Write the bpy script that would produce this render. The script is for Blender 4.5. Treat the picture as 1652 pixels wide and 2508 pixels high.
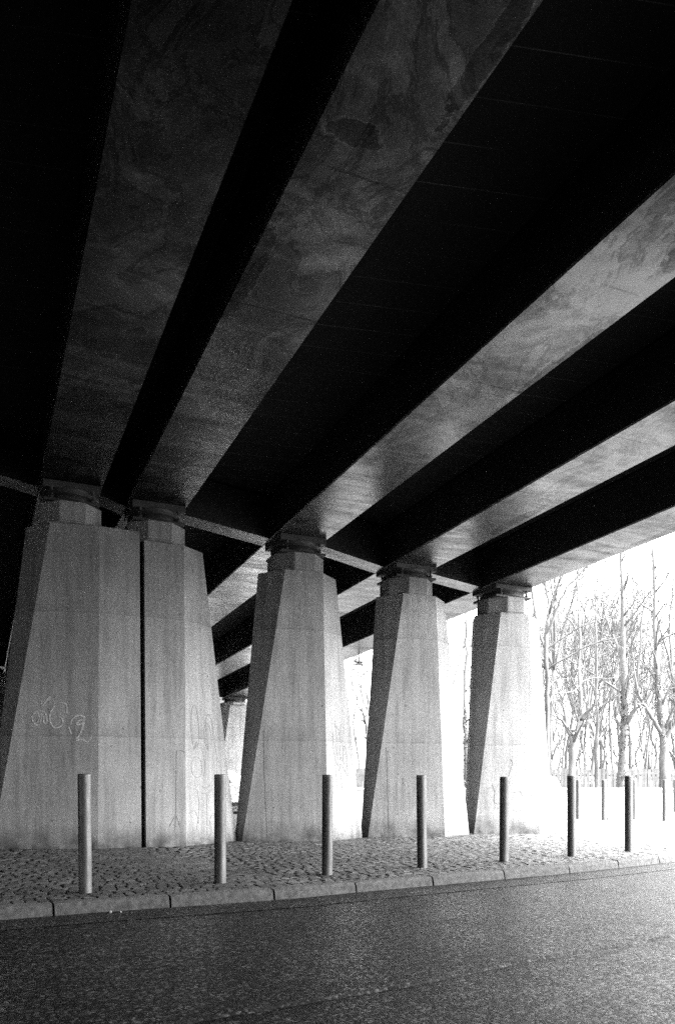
import bpy, bmesh, math, random
from mathutils import Vector, Matrix, noise
for o in list(bpy.data.objects):
    bpy.data.objects.remove(o)
S = bpy.context.scene
COL = S.collection
R = math.radians

# ------------------------------------------------------------------ camera, sky, sun, exposure
cd = bpy.data.cameras.new('camera')
cam = bpy.data.objects.new('camera', cd)
COL.objects.link(cam)
cam.location = (0, 0, 1.05)
cam.rotation_euler = (R(90), 0, 0)
cd.sensor_fit = 'VERTICAL'
cd.sensor_height = 36.0
cd.sensor_width = 24.0
cd.lens = 28.25
cd.shift_y = 0.2614
cd.clip_start = 0.05
cd.clip_end = 2000
S.camera = cam

SUN_EL, SUN_AZ = R(52), R(115)          # azimuth clockwise from +Y (the way the camera looks)
w = bpy.data.worlds.new('World')
S.world = w
w.use_nodes = True
nt = w.node_tree
bg = nt.nodes['Background']
sky = nt.nodes.new('ShaderNodeTexSky')
sky.sky_type = 'NISHITA'
sky.sun_disc = False
sky.sun_elevation = SUN_EL
sky.sun_rotation = SUN_AZ
sky.dust_density = 5.0
sky.air_density = 1.6
bw = nt.nodes.new('ShaderNodeRGBToBW')
nt.links.new(sky.outputs[0], bw.inputs[0])
nt.links.new(bw.outputs[0], bg.inputs[0])
bg.inputs[1].default_value = 0.15
sd = bpy.data.lights.new('sun', 'SUN')
sd.energy = 0.5
sd.angle = R(18)
sun = bpy.data.objects.new('sun', sd)
COL.objects.link(sun)
sv = Vector((math.sin(SUN_AZ) * math.cos(SUN_EL), math.cos(SUN_AZ) * math.cos(SUN_EL), math.sin(SUN_EL)))
sun.rotation_euler = sv.to_track_quat('Z', 'Y').to_euler()
sun.location = sv * 60
S.view_settings.view_transform = 'Standard'
S.view_settings.look = 'None'
S.view_settings.exposure = 4.8
S.view_settings.gamma = 1.0
try:
    S.cycles.max_bounces = 8
    S.cycles.diffuse_bounces = 3
    S.cycles.use_denoising = False
    S.cycles.caustics_reflective = True
    S.cycles.caustics_refractive = False
    S.cycles.blur_glossy = 0.6
    S.cycles.use_adaptive_sampling = False
    S.cycles.use_guiding = True
    S.cycles.sample_clamp_indirect = 3.0
except Exception:
    pass

# ------------------------------------------------------------------ helpers
A = math.atan(875 / 1968)                # bearing of the viaduct, to the left of the view axis
GX, GY = -math.sin(A), math.cos(A)       # along the girders, away from the camera
NX, NY = math.cos(A), math.sin(A)        # across the girders, to the right
K = 0.02507                              # the deck falls 2.5 % away from the camera


def W(d, s, z=0.0):
    return Vector((d * NX + s * GX, d * NY + s * GY, z))


def tag(o, label=None, cat=None, group=None, kind=None):
    if label: o['label'] = label
    if cat: o['category'] = cat
    if group: o['group'] = group
    if kind: o['kind'] = kind
    return o


def empty(name, loc=(0, 0, 0), rz=0.0):
    o = bpy.data.objects.new(name, None)
    o.empty_display_size = 0.2
    COL.objects.link(o)
    o.location = loc
    o.rotation_euler = (0, 0, rz)
    return o


class MB:
    def __init__(self):
        self.v, self.f, self.sm = [], [], []

    def add(self, vs, fs, smooth=False):
        b = len(self.v)
        self.v += [tuple(p) for p in vs]
        for f in fs:
            self.f.append(tuple(i + b for i in f))
            self.sm.append(smooth)

    def box(self, x0, x1, y0, y1, z0, z1, M=None):
        vs = [Vector((x, y, z)) for z in (z0, z1) for y in (y0, y1) for x in (x0, x1)]
        if M: vs = [M @ p for p in vs]
        self.add(vs, [(0, 2, 3, 1), (4, 5, 7, 6), (0, 1, 5, 4), (2, 6, 7, 3), (0, 4, 6, 2), (1, 3, 7, 5)])

    def prism(self, poly, z0, z1, M=None):
        n = len(poly)
        vs = [Vector((p[0], p[1], z0)) for p in poly] + [Vector((p[0], p[1], z1)) for p in poly]
        if M: vs = [M @ p for p in vs]
        self.add(vs, [tuple(range(n - 1, -1, -1)), tuple(range(n, 2 * n))] +
                 [(i, (i + 1) % n, n + (i + 1) % n, n + i) for i in range(n)])

    def lathe(self, prof, n=24, c=(0, 0), M=None):
        vs, fs = [], []
        for r, z in prof:
            for i in range(n):
                t = 2 * math.pi * i / n
                p = Vector((c[0] + r * math.cos(t), c[1] + r * math.sin(t), z))
                vs.append(M @ p if M else p)
        for j in range(len(prof) - 1):
            for i in range(n):
                k = (i + 1) % n
                fs.append((j * n + i, j * n + k, (j + 1) * n + k, (j + 1) * n + i))
        self.add(vs, fs, True)
        m = len(prof) - 1
        self.add([vs[i] for i in range(n)], [tuple(range(n - 1, -1, -1))])
        self.add([vs[m * n + i] for i in range(n)], [tuple(range(n))])

    def tube(self, pts, rads, n=6):
        vs, fs = [], []
        L = len(pts)
        up = Vector((0.31, 0.17, 0.93))
        for j, p in enumerate(pts):
            a = pts[max(j - 1, 0)]
            b = pts[min(j + 1, L - 1)]
            t = (b - a)
            t = t.normalized() if t.length > 1e-9 else Vector((0, 0, 1))
            x = t.cross(up)
            if x.length < 1e-3: x = t.cross(Vector((1, 0, 0)))
            x.normalize()
            y = t.cross(x)
            for i in range(n):
                q = 2 * math.pi * i / n
                vs.append(p + (x * math.cos(q) + y * math.sin(q)) * rads[j])
        for j in range(L - 1):
            for i in range(n):
                k = (i + 1) % n
                fs.append((j * n + i, (j + 1) * n + i, (j + 1) * n + k, j * n + k))
        if n > 3:
            fs.append(tuple(range(n)))
            fs.append(tuple((L - 1) * n + i for i in range(n - 1, -1, -1)))
        self.add(vs, fs, True)

    def build(self, name, mat, parent=None, bevel=0.0, seg=2, fix=True):
        me = bpy.data.meshes.new(name)
        me.from_pydata(self.v, [], self.f)
        me.polygons.foreach_set('use_smooth', self.sm)
        if fix:
            bm = bmesh.new()
            bm.from_mesh(me)
            bmesh.ops.recalc_face_normals(bm, faces=bm.faces)
            bm.to_mesh(me)
            bm.free()
        me.materials.append(mat)
        me.update()
        o = bpy.data.objects.new(name, me)
        COL.objects.link(o)
        if parent: o.parent = parent
        if bevel:
            md = o.modifiers.new('bevel', 'BEVEL')
            md.width = bevel
            md.segments = seg
            md.limit_method = 'ANGLE'
            md.angle_limit = R(25)
        return o


# ------------------------------------------------------------------ materials (black-and-white: all neutral greys)
class NT:
    def __init__(self, name, rough=0.8, metal=0.0, spec=0.5):
        self.m = bpy.data.materials.new(name)
        self.m.use_nodes = True
        self.t = self.m.node_tree
        self.b = self.t.nodes['Principled BSDF']
        self.b.inputs['Roughness'].default_value = rough
        self.b.inputs['Metallic'].default_value = metal
        self.b.inputs['Specular IOR Level'].default_value = spec
        self.co = None

    def N(self, ty, **kw):
        n = self.t.nodes.new(ty)
        for k, v in kw.items(): setattr(n, k, v)
        return n

    def L(self, a, b): self.t.links.new(a, b)

    def coord(self):
        if not self.co: self.co = self.N('ShaderNodeTexCoord').outputs['Object']
        return self.co

    def mapped(self, sc=(1, 1, 1), loc=(0, 0, 0)):
        m = self.N('ShaderNodeMapping')
        m.inputs['Scale'].default_value = sc
        m.inputs['Location'].default_value = loc
        self.L(self.coord(), m.inputs[0])
        return m.outputs[0]

    def noise(self, scale, sc=(1, 1, 1), detail=4, rough=0.55, dist=0.0, loc=(0, 0, 0)):
        n = self.N('ShaderNodeTexNoise')
        n.inputs['Scale'].default_value = scale
        n.inputs['Detail'].default_value = detail
        n.inputs['Roughness'].default_value = rough
        n.inputs['Distortion'].default_value = dist
        self.L(self.mapped(sc, loc), n.inputs['Vector'])
        return n.outputs['Fac']

    def vor(self, scale, sc=(1, 1, 1), feature='F1', out='Distance'):
        n = self.N('ShaderNodeTexVoronoi', feature=feature)
        n.inputs['Scale'].default_value = scale
        self.L(self.mapped(sc), n.inputs['Vector'])
        return n.outputs[out]

    def ramp(self, f, stops):
        r = self.N('ShaderNodeValToRGB')
        e = r.color_ramp.elements
        while len(e) < len(stops): e.new(0.5)
        for i, (p, v) in enumerate(stops):
            e[i].position = p
            e[i].color = (v, v, v, 1)
        self.L(f, r.inputs[0])
        return r.outputs[0]

    def math(self, op, a, b=None, c=None):
        n = self.N('ShaderNodeMath', operation=op)
        for i, q in enumerate((a, b, c)):
            if q is None: continue
            if isinstance(q, (int, float)): n.inputs[i].default_value = q
            else: self.L(q, n.inputs[i])
        return n.outputs[0]

    def sep(self):
        n = self.N('ShaderNodeSeparateXYZ')
        self.L(self.coord(), n.inputs[0])
        return n.outputs

    def base(self, f): self.L(f, self.b.inputs['Base Color'])

    def rough(self, f): self.L(f, self.b.inputs['Roughness'])

    def bump(self, f, strength=0.3, dist=0.01):
        n = self.N('ShaderNodeBump')
        n.inputs['Strength'].default_value = strength
        n.inputs['Distance'].default_value = dist
        self.L(f, n.inputs['Height'])
        self.L(n.outputs[0], self.b.inputs['Normal'])


def simple(name, v, rough=0.7, metal=0.0, var=0.25, scale=6.0, bump=0.0):
    t = NT(name, rough, metal)
    t.base(t.ramp(t.noise(scale), [(0.3, v * (1 - var)), (0.7, v * (1 + var))]))
    if bump: t.bump(t.noise(scale * 8), 0.5, bump)
    return t.m


def pier_concrete(name, v):
    """Board-marked concrete: vertical streaks, pour joints at two heights, patchy lifts, dirt at the foot."""
    t = NT(name, 0.85)
    x, y, z = t.sep()
    big = t.ramp(t.noise(0.9, detail=5), [(0.3, 0.80), (0.7, 1.1)])
    streak = t.ramp(t.noise(9, (1, 1, 0.07), 5, 0.65), [(0.28, 0.62), (0.5, 0.95), (0.7, 1.12)])
    fine = t.ramp(t.noise(60, (1, 1, 0.45), 3, 0.7), [(0.3, 0.82), (0.7, 1.14)])
    wob = t.math('MULTIPLY_ADD', t.noise(3.0), 0.05, -0.025)
    zz = t.math('ADD', z, wob)
    c = t.math('MULTIPLY', t.math('MULTIPLY', big, streak), fine)
    for h, dark in ((1.72, 0.82), (3.62, 0.84)):
        ln = t.math('LESS_THAN', t.math('ABSOLUTE', t.math('SUBTRACT', zz, h)), 0.010)
        c = t.math('MULTIPLY', c, t.math('MULTIPLY_ADD', ln, dark - 1.0, 1.0))
        # damp stain band hanging just above each joint
        bd = t.N('ShaderNodeMapRange')
        bd.inputs['From Min'].default_value = h + 0.30
        bd.inputs['From Max'].default_value = h
        bd.inputs['To Min'].default_value = 0.0
        bd.inputs['To Max'].default_value = 1.0
        t.L(z, bd.inputs['Value'])
        above = t.math('GREATER_THAN', zz, h)
        st = t.math('MULTIPLY', t.math('MULTIPLY', bd.outputs[0], above), t.ramp(t.noise(5, (1, 1, 0.3)), [(0.35, 0.0), (0.7, 0.34)]))
        c = t.math('MULTIPLY', c, t.math('SUBTRACT', 1.0, st))
    # splash dirt near the ground
    fd = t.N('ShaderNodeMapRange')
    fd.inputs['From Min'].default_value = 0.38
    fd.inputs['From Max'].default_value = 0.0
    t.L(z, fd.inputs['Value'])
    dirt = t.math('MULTIPLY', fd.outputs[0], t.ramp(t.noise(4), [(0.3, 0.2), (0.65, 0.95)]))
    c = t.math('MULTIPLY', c, t.math('SUBTRACT', 1.0, dirt))
    # pin holes
    ph = t.math('LESS_THAN', t.vor(4.0), 0.07)
    c = t.math('MULTIPLY', c, t.math('MULTIPLY_ADD', ph, -0.5, 1.0))
    t.base(t.math('MULTIPLY', c, v))
    t.bump(t.math('ADD', t.noise(14, (1, 1, 0.1)), t.noise(80)), 0.35, 0.006)
    return t.m


def soffit_mat():
    """Dark girder soffit paint, glossy where clean: transverse water streaks, tide lines and worn patches."""
    t = NT('stained_soffit_paint', 0.3)
    t.b.inputs['IOR'].default_value = 1.65
    x, y, z = t.sep()
    far = t.N('ShaderNodeMapRange')
    far.inputs['From Min'].default_value = 6.5
    far.inputs['From Max'].default_value = 9.5
    t.L(y, far.inputs['Value'])
    mx = t.N('ShaderNodeMix', data_type='FLOAT')
    t.L(far.outputs[0], mx.inputs['Factor'])
    t.L(t.noise(1.0, (1.0, 1.2, 1), 8, 0.62, 0.6, (5, 1, 0)), mx.inputs['A'])
    t.L(t.noise(1.0, (0.45, 2.4, 1), 8, 0.64, 0.9), mx.inputs['B'])
    st = mx.outputs['Result']
    st2 = t.noise(1.0, (1.5, 0.9, 1), 7, 0.66, 1.2, (3.1, 7.7, 0))
    tide = t.math('ABSOLUTE', t.math('SUBTRACT', t.noise(1.0, (0.9, 0.55, 1), 6, 0.62, 1.5, (9, 2, 0)), 0.5))
    c = t.math('MULTIPLY', t.ramp(st, [(0.34, 0.40), (0.45, 0.72), (0.53, 1.0), (0.60, 1.8), (0.70, 2.8)]),
               t.ramp(st2, [(0.30, 0.55), (0.46, 0.88), (0.475, 1.05), (0.480, 0.52), (0.52, 0.58), (0.526, 1.15), (0.75, 1.5)]))
    c = t.math('MULTIPLY', c, t.ramp(tide, [(0.0, 1.30), (0.008, 1.2), (0.020, 0.88), (0.25, 1.0)]))
    c = t.math('MULTIPLY', c, t.ramp(t.noise(60, detail=3, rough=0.7), [(0.3, 0.75), (0.7, 1.25)]))
    # splices across the girder
    fr = t.math('FRACT', t.math('DIVIDE', t.math('ADD', y, t.math('MULTIPLY', t.noise(2), 0.03)), 1.84))
    jl = t.math('MULTIPLY', t.math('LESS_THAN', fr, 0.012), t.ramp(t.noise(1.3), [(0.42, 0.0), (0.55, 0.6)]))
    c = t.math('MULTIPLY', c, t.math('SUBTRACT', 1.0, jl))
    rag = t.math('MULTIPLY_ADD', t.noise(6, detail=7, rough=0.75), 2.6, -1.3)
    for cx, cy, rx, ry in ((5.36, 4.75, 0.17, 0.60), (2.46, 5.16, 0.25, 0.13), (5.5, 6.75, 0.10, 0.80), (2.95, 4.3, 0.10, 0.7), (2.2, 6.9, 0.12, 0.9), (9.75, 9.5, 0.12, 0.8), (7.55, 10.2, 0.12, 0.9)):
        q = t.math('ADD', t.math('POWER', t.math('DIVIDE', t.math('SUBTRACT', x, cx), rx), 2.0),
                   t.math('POWER', t.math('DIVIDE', t.math('SUBTRACT', y, cy), ry), 2.0))
        q = t.math('ADD', q, rag)
        c = t.math('MULTIPLY', c, t.ramp(q, [(0.30, 0.40), (0.72, 0.50), (0.75, 2.2), (0.82, 1.2), (1.0, 1.0)]))
    # painted shade: soffit colour and gloss dim towards the girders on the left
    left_shade = t.N('ShaderNodeMapRange')
    left_shade.inputs['From Min'].default_value = 1.9
    left_shade.inputs['From Max'].default_value = 4.0
    left_shade.inputs['To Min'].default_value = 0.30
    t.L(x, left_shade.inputs['Value'])
    c = t.math('MULTIPLY', c, left_shade.outputs[0])
    t.base(t.math('MULTIPLY', c, 0.03))
    t.L(t.math('MINIMUM', t.math('MULTIPLY', c, 0.85), 1.0), t.b.inputs['Specular IOR Level'])
    t.rough(t.ramp(st, [(0.35, 0.40), (0.50, 0.30), (0.70, 0.20)]))
    t.bump(t.math('ADD', t.noise(35, (1, 2, 1)), t.math('MULTIPLY', st, 1.5)), 0.2, 0.006)
    return t.m


def deck_mat():
    """Sooty slab and webs; thin pale lime lines at the plank joints."""
    t = NT('sooty_deck_concrete', 0.9, 0, 0.15)
    x, y, z = t.sep()
    fr = t.math('FRACT', t.math('DIVIDE', t.math('MULTIPLY_ADD', x, 0.35, y), 0.46))
    ln = t.math('MULTIPLY', t.math('LESS_THAN', fr, 0.022), t.ramp(t.noise(0.8, detail=2), [(0.35, 0.0), (0.6, 1.0)]))
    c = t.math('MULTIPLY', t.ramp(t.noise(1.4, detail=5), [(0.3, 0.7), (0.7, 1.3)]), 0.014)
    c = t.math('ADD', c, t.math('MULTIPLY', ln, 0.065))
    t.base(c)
    return t.m


def asphalt_mat(name, v, rough, scale, spec=0.3):
    """Coarse chippings: dark binder, pale and dark stones, polished patches."""
    t = NT(name, rough, 0, spec)
    g = t.N('ShaderNodeRGBToBW')
    t.L(t.vor(scale, out='Color'), g.inputs[0])
    g2 = t.N('ShaderNodeRGBToBW')
    t.L(t.vor(scale * 0.45, out='Color'), g2.inputs[0])
    st = t.math('MULTIPLY', t.ramp(g.outputs[0], [(0.25, 0.15), (0.52, 0.6), (0.66, 1.6), (0.82, 7.0)]), t.ramp(g2.outputs[0], [(0.3, 0.6), (0.7, 1.5)]))
    patch = t.math('MULTIPLY', t.ramp(t.noise(0.7, detail=6, rough=0.65), [(0.3, 0.65), (0.7, 1.35)]), t.ramp(t.noise(3.5, detail=4), [(0.35, 0.8), (0.65, 1.2)]))
    t.base(t.math('MULTIPLY', t.math('MULTIPLY', st, patch), v))
    t.rough(t.math('ADD', t.ramp(g.outputs[0], [(0.3, rough + 0.1), (0.8, rough - 0.12)]), t.math('MULTIPLY_ADD', t.noise(1.1), 0.2, -0.1)))
    h = t.math('ADD', t.noise(scale * 0.9, detail=3, rough=0.6), t.math('MULTIPLY', t.vor(scale), -1.0))
    t.bump(h, 0.22, 0.008)
    return t.m


def sett_mat():
    t = NT('granite_setts', 0.62)
    g = t.N('ShaderNodeNewGeometry')
    r = g.outputs['Random Per Island']
    c = t.math('MULTIPLY', t.ramp(r, [(0.0, 0.55), (0.5, 0.95), (1.0, 1.6)]), t.ramp(t.noise(30, detail=4), [(0.3, 0.7), (0.7, 1.3)]))
    c = t.math('MULTIPLY', c, t.ramp(t.noise(0.8, detail=4), [(0.35, 0.7), (0.65, 1.2)]))
    t.base(t.math('MULTIPLY', c, 0.040))
    t.bump(t.noise(45, detail=4), 0.4, 0.004)
    return t.m


def bark_mat(name, v, sc=1.0):
    t = NT(name, 0.9)
    t.base(t.math('MULTIPLY', t.ramp(t.noise(12 * sc, (1, 1, 0.3), 5, 0.7), [(0.3, 0.6), (0.7, 1.35)]), v))
    t.bump(t.noise(22 * sc, (1, 1, 0.2), 4), 0.7, 0.02)
    return t.m


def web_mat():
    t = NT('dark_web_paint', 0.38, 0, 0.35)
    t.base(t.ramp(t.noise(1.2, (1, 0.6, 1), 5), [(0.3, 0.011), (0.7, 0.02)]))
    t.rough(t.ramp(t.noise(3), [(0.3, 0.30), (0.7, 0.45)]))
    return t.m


M = dict(
    web=web_mat(),
    pier=pier_concrete('pier_concrete', 0.24),
    plinth=pier_concrete('plinth_concrete', 0.21),
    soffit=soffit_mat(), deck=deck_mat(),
    bearing=simple('rusty_black_bearing_steel', 0.03, 0.7),
    asphalt=asphalt_mat('road_asphalt', 0.0055, 0.46, 55, 0.15),
    gutter=asphalt_mat('gutter_asphalt', 0.010, 0.55, 90, 0.15),
    seam=asphalt_mat('road_seam_mortar', 0.010, 0.6, 60),
    sett=sett_mat(),
    joint=simple('joint_sand', 0.05, 0.95, 0, 0.3, 8, 0.004),
    paving=simple('pale_paving', 0.07, 0.85, 0, 0.35, 0.9),
    ground=simple('winter_ground', 0.12, 0.95, 0, 0.3, 0.6),
    kerb=simple('granite_kerb', 0.046, 0.85, 0, 0.6, 22, 0.03),
    steel=None,
    bark=bark_mat('grey_bark', 0.066), pale=bark_mat('pale_bark', 0.055), dark=bark_mat('dark_bark', 0.045),
    ivy=simple('ivy_leaves', 0.03, 0.6, 0, 0.5, 20),
    wall=simple('pale_wall_concrete', 0.28, 0.85, 0, 0.1, 2),
    fence=simple('weathered_fence_wood', 0.045, 0.85, 0, 0.35, 4),
    house=simple('pale_render', 0.5, 0.9, 0, 0.06, 0.4), glass=simple('window_glass', 0.05, 0.15),
    carpaint=simple('white_car_paint', 0.75, 0.3, 0, 0.02), tyre=simple('tyre_rubber', 0.02, 0.8), trim=simple('dark_trim', 0.04, 0.5),
    chalk=simple('white_spray_paint', 0.35, 0.8, 0, 0.35, 30), marker=simple('dark_marker_ink', 0.125, 0.8, 0, 0.3, 30),
    blockwall=simple('light_block_masonry', 0.10, 0.9, 0, 0.4, 2),  # dark grey of the added, unseen light-blocking walls
    blind=simple('drawn_blinds', 0.38, 0.6, 0, 0.05),
    stone=simple('pale_stone', 0.16, 0.9),
)
t = NT('galvanised_bollard_steel', 0.5, 0.55)
t.base(t.ramp(t.noise(18, (1, 1, 0.15), 5, 0.7), [(0.3, 0.05), (0.7, 0.12)]))
t.rough(t.ramp(t.noise(30, (1, 1, 0.3), 4), [(0.3, 0.45), (0.7, 0.62)]))
M['steel'] = t.m

# ------------------------------------------------------------------ ground, road, pavement, kerb
kerb = [(-16.0, -1.9), (-9.0, 2.7), (-5.6, 4.95), (-2.78, 6.58), (-1.806, 7.10), (-0.586, 7.69), (0.261, 8.25), (1.205, 8.84), (2.128, 9.42),
        (2.976, 9.98), (4.252, 10.92), (6.0, 12.25), (9.0, 14.5), (14.0, 18.2), (24.0, 25.5)]
KP = [Vector(p) for p in kerb]


def resample(pts, step):
    """Catmull-Rom through the points, then even spacing."""
    dense = []
    for i in range(len(pts) - 1):
        p0, p1, p2, p3 = pts[max(i - 1, 0)], pts[i], pts[i + 1], pts[min(i + 2, len(pts) - 1)]
        for k in range(24):
            u = k / 24
            dense.append(0.5 * ((2 * p1) + (p2 - p0) * u + (2 * p0 - 5 * p1 + 4 * p2 - p3) * u * u + (3 * p1 - p0 - 3 * p2 + p3) * u ** 3))
    dense.append(pts[-1])
    out, acc = [dense[0]], 0.0
    for a, b in zip(dense, dense[1:]):
        d = (b - a).length
        while acc + d >= step:
            a = a + (b - a) * ((step - acc) / d)
            d = (b - a).length
            out.append(a.copy())
            acc = 0.0
        acc += d
    return out


KC = resample(KP, 0.05)


def kframe(i):
    i = max(0, min(len(KC) - 1, i))
    a, b = KC[max(i - 6, 0)], KC[min(i + 6, len(KC) - 1)]
    t_ = (b - a).normalized()
    return KC[i], t_, Vector((-t_.y, t_.x))


def offs(o, step=10):
    r = []
    for i in range(0, len(KC), step):
        p, t_, n_ = kframe(i)
        r.append(p + n_ * o)
    return r


def sheet(name, poly, z, mat):
    m = MB()
    m.add([(p[0], p[1], z) for p in poly], [tuple(range(len(poly)))])
    o = m.build(name, mat)
    return tag(o, kind='structure')


def strip(name, o0, o1, z0, z1, mat, step=6):
    m = MB()
    a, b = offs(o0, step), offs(o1, step)
    n = len(a)
    m.add([(p.x, p.y, z0) for p in a] + [(p.x, p.y, z1) for p in b], [(i, i + 1, n + i + 1, n + i) for i in range(n - 1)])
    o = m.build(name, mat)
    return tag(o, kind='structure')


sheet('ground', [(-500, -500), (500, -500), (500, 500), (-500, 500)], -0.112, M['ground'])
k0 = offs(0.0)
sheet('road', [(k0[0].x, k0[0].y)] + [(p.x, p.y) for p in k0[1:]] + [(60, 25.5), (60, -60), (-60, -60), (-60, -1.9)], -0.104, M['asphalt'])
strip('road_gutter', -0.50, -0.01, -0.100, -0.100, M['gutter'])
k1 = offs(0.10)
sheet('pavement', [(p.x, p.y) for p in k1] + [(24, 200), (-120, 200), (-120, -1.9)], -0.022, M['joint'])
# smooth pale forecourt behind and to the right of the cobbles
fc = [(p.x, p.y) for p in offs(1.85) if p.x > 4.2]
sheet('forecourt', fc + [(160, 25.5), (160, 210), (-40, 210), (-40, 32), (-9.0, 17.2), (2.6, 17.5), (4.3, 17.5)], -0.012, M['paving'])

rng = random.Random(7)
# kerb of separate dressed stones
m = MB()
i0 = 2
step1 = 20
while i0 < len(KC) - 24:
    L_ = step1 + rng.choice((-1, 0, 0, 1, 2))
    zt = 0.004 + rng.uniform(-0.006, 0.006)
    secs = []
    gap = 0.010
    for j, q in enumerate((0, 0.12, 0.3, 0.5, 0.7, 0.88, 1.0)):
        p, t_, n_ = kframe(i0 + int(q * L_))
        if j == 0: p = p + t_ * gap
        if j == 6: p = p - t_ * gap
        wv = rng.uniform(-0.004, 0.004)
        e = 0.006 if j in (0, 6) else 0.0
        prof = [(0.0 + wv - 0.012, -0.115), (0.004 + wv, zt - 0.03 - e), (0.022, zt - 0.004 - e), (0.12, zt - e), (0.12, -0.115)]
        secs.append([(p.x + n_.x * a, p.y + n_.y * a, b) for a, b in prof])
    vs = [q for s_ in secs for q in s_]
    fs = []
    for j in range(6):
        for k in range(5):
            fs.append((j * 5 + k, j * 5 + (k + 1) % 5, j * 5 + 5 + (k + 1) % 5, j * 5 + 5 + k))
    fs += [(4, 3, 2, 1, 0), (30, 31, 32, 33, 34)]
    m.add(vs, fs)
    i0 += L_
tag(m.build('kerb', M['kerb']), kind='structure')

# granite setts in wavering rows parallel to the kerb
m = MB()
o_ = 0.135
iL = min(range(len(KC)), key=lambda i: (KC[i] - Vector((-6.2, 4.55))).length)
iR = min(range(len(KC)), key=lambda i: (KC[i] - Vector((11.5, 16.3))).length)
while o_ < 8.6:
    row = 0.104 + rng.uniform(-0.010, 0.012)
    u = iL * 0.05 + rng.uniform(0, 0.1)
    while u < iR * 0.05:
        ln = rng.uniform(0.085, 0.165)
        i = int((u + ln / 2) / 0.05)
        p, t_, n_ = kframe(i)
        cpos = p + n_ * (o_ + row / 2) + t_ * ((u + ln / 2) - i * 0.05)
        u += ln
        if cpos.x > 4.25 and o_ > 1.75: continue
        if cpos.y > 17.6: continue
        hl, hw = ln / 2 - 0.005, row / 2 - 0.005
        zc = -0.006 + 0.012 * noise.noise(Vector((cpos.x * 0.9, cpos.y * 0.9, 3))) + rng.uniform(-0.004, 0.004)
        tx, ty = rng.uniform(-0.04, 0.04), rng.uniform(-0.045, 0.045)
        rz = rng.uniform(-0.07, 0.07)
        T = t_ * math.cos(rz) + n_ * math.sin(rz)
        Nn = n_ * math.cos(rz) - t_ * math.sin(rz)
        vs = []
        for fac, dz in ((1.0, -0.02), (0.97, -0.005), (0.78, 0.0)):
            for sx, sy in ((-1, -1), (1, -1), (1, 1), (-1, 1)):
                jx = sx * hl * fac * rng.uniform(0.94, 1.04)
                jy = sy * hw * fac * rng.uniform(0.94, 1.04)
                q = cpos + T * jx + Nn * jy
                vs.append((q.x, q.y, zc + dz + (tx * jx + ty * jy if dz > -0.02 else 0)))
        m.add(vs, [(8, 9, 10, 11)] + [(k, (k + 1) % 4, 4 + (k + 1) % 4, 4 + k) for k in range(4)] +
              [(4 + k, 4 + (k + 1) % 4, 8 + (k + 1) % 4, 8 + k) for k in range(4)], False)
    o_ += row
tag(m.build('cobbled_pavement', M['sett'], fix=False), kind='structure')

# raised ragged seam between two asphalt lanes
m = MB()
sp = resample([Vector(p) for p in ((-1.6, 3.2), (-0.72, 3.82), (0.4, 4.52), (1.24, 5.14), (2.28, 5.8), (4.2, 7.05), (8, 9.6))], 0.03)
n = len(sp)
vs = []
for i, p in enumerate(sp):
    t_ = (sp[min(i + 1, n - 1)] - sp[max(i - 1, 0)]).normalized()
    n_ = Vector((-t_.y, t_.x))
    wd = 0.018 + 0.016 * noise.noise(Vector((p.x * 9, p.y * 9, 0)))
    for a, b in ((-wd - 0.012, -0.104), (-wd * 0.5, -0.096 + 0.006 * rng.random()), (wd * 0.5, -0.096 + 0.006 * rng.random()), (wd + 0.012, -0.104)):
        q = p + n_ * a
        vs.append((q.x, q.y, b))
m.add(vs, [(i * 4 + k, i * 4 + k + 1, i * 4 + k + 5, i * 4 + k + 4) for i in range(n - 1) for k in range(3)], True)
tag(m.build('road_seam', M['seam']), kind='structure')

# ------------------------------------------------------------------ the viaduct: deck, girders, cross beams
GD = [(-3.75, -2.86, 5.32), (-1.45, -0.56, 5.10), (0.841, 1.730, 4.845), (2.159, 3.048, 4.72), (4.606, 5.513, 4.50), (6.839, 7.700, 4.245), (8.984, 9.857, 4.08)]
DEPTH = 0.75
S0, S1 = -80.0, 74.0


def sof(i, s): return GD[i][2] + 1.05 - K * s


via = tag(empty('viaduct', (0, 0, 0), A), 'concrete road viaduct overhead, dark slab carried on pale streaked girders', 'viaduct')
for i, (d0, d1, Z) in enumerate(GD):
    m = MB()
    z0, z1 = sof(i, S0), sof(i, S1)
    # soffit slab of the girder, 25 cm deep
    m.add([(d0, S0, z0), (d1, S0, z0), (d1, S1, z1), (d0, S1, z1), (d0 - 0.012, S0, z0 + 0.02), (d1 + 0.012, S0, z0 + 0.02), (d1 + 0.012, S1, z1 + 0.02), (d0 - 0.012, S1, z1 + 0.02)],
          [(0, 1, 2, 3), (0, 4, 5, 1), (1, 5, 6, 2), (2, 6, 7, 3), (3, 7, 4, 0), (4, 5, 6, 7)])
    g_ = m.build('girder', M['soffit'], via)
    mw = MB()
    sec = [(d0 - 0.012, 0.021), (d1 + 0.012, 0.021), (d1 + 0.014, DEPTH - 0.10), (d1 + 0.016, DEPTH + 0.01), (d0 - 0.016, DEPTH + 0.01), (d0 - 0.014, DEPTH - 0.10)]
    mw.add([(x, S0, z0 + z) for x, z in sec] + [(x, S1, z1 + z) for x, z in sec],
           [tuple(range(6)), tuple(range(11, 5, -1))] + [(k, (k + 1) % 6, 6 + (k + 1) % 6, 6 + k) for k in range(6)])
    mw.build('web', M['web'], g_)
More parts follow.
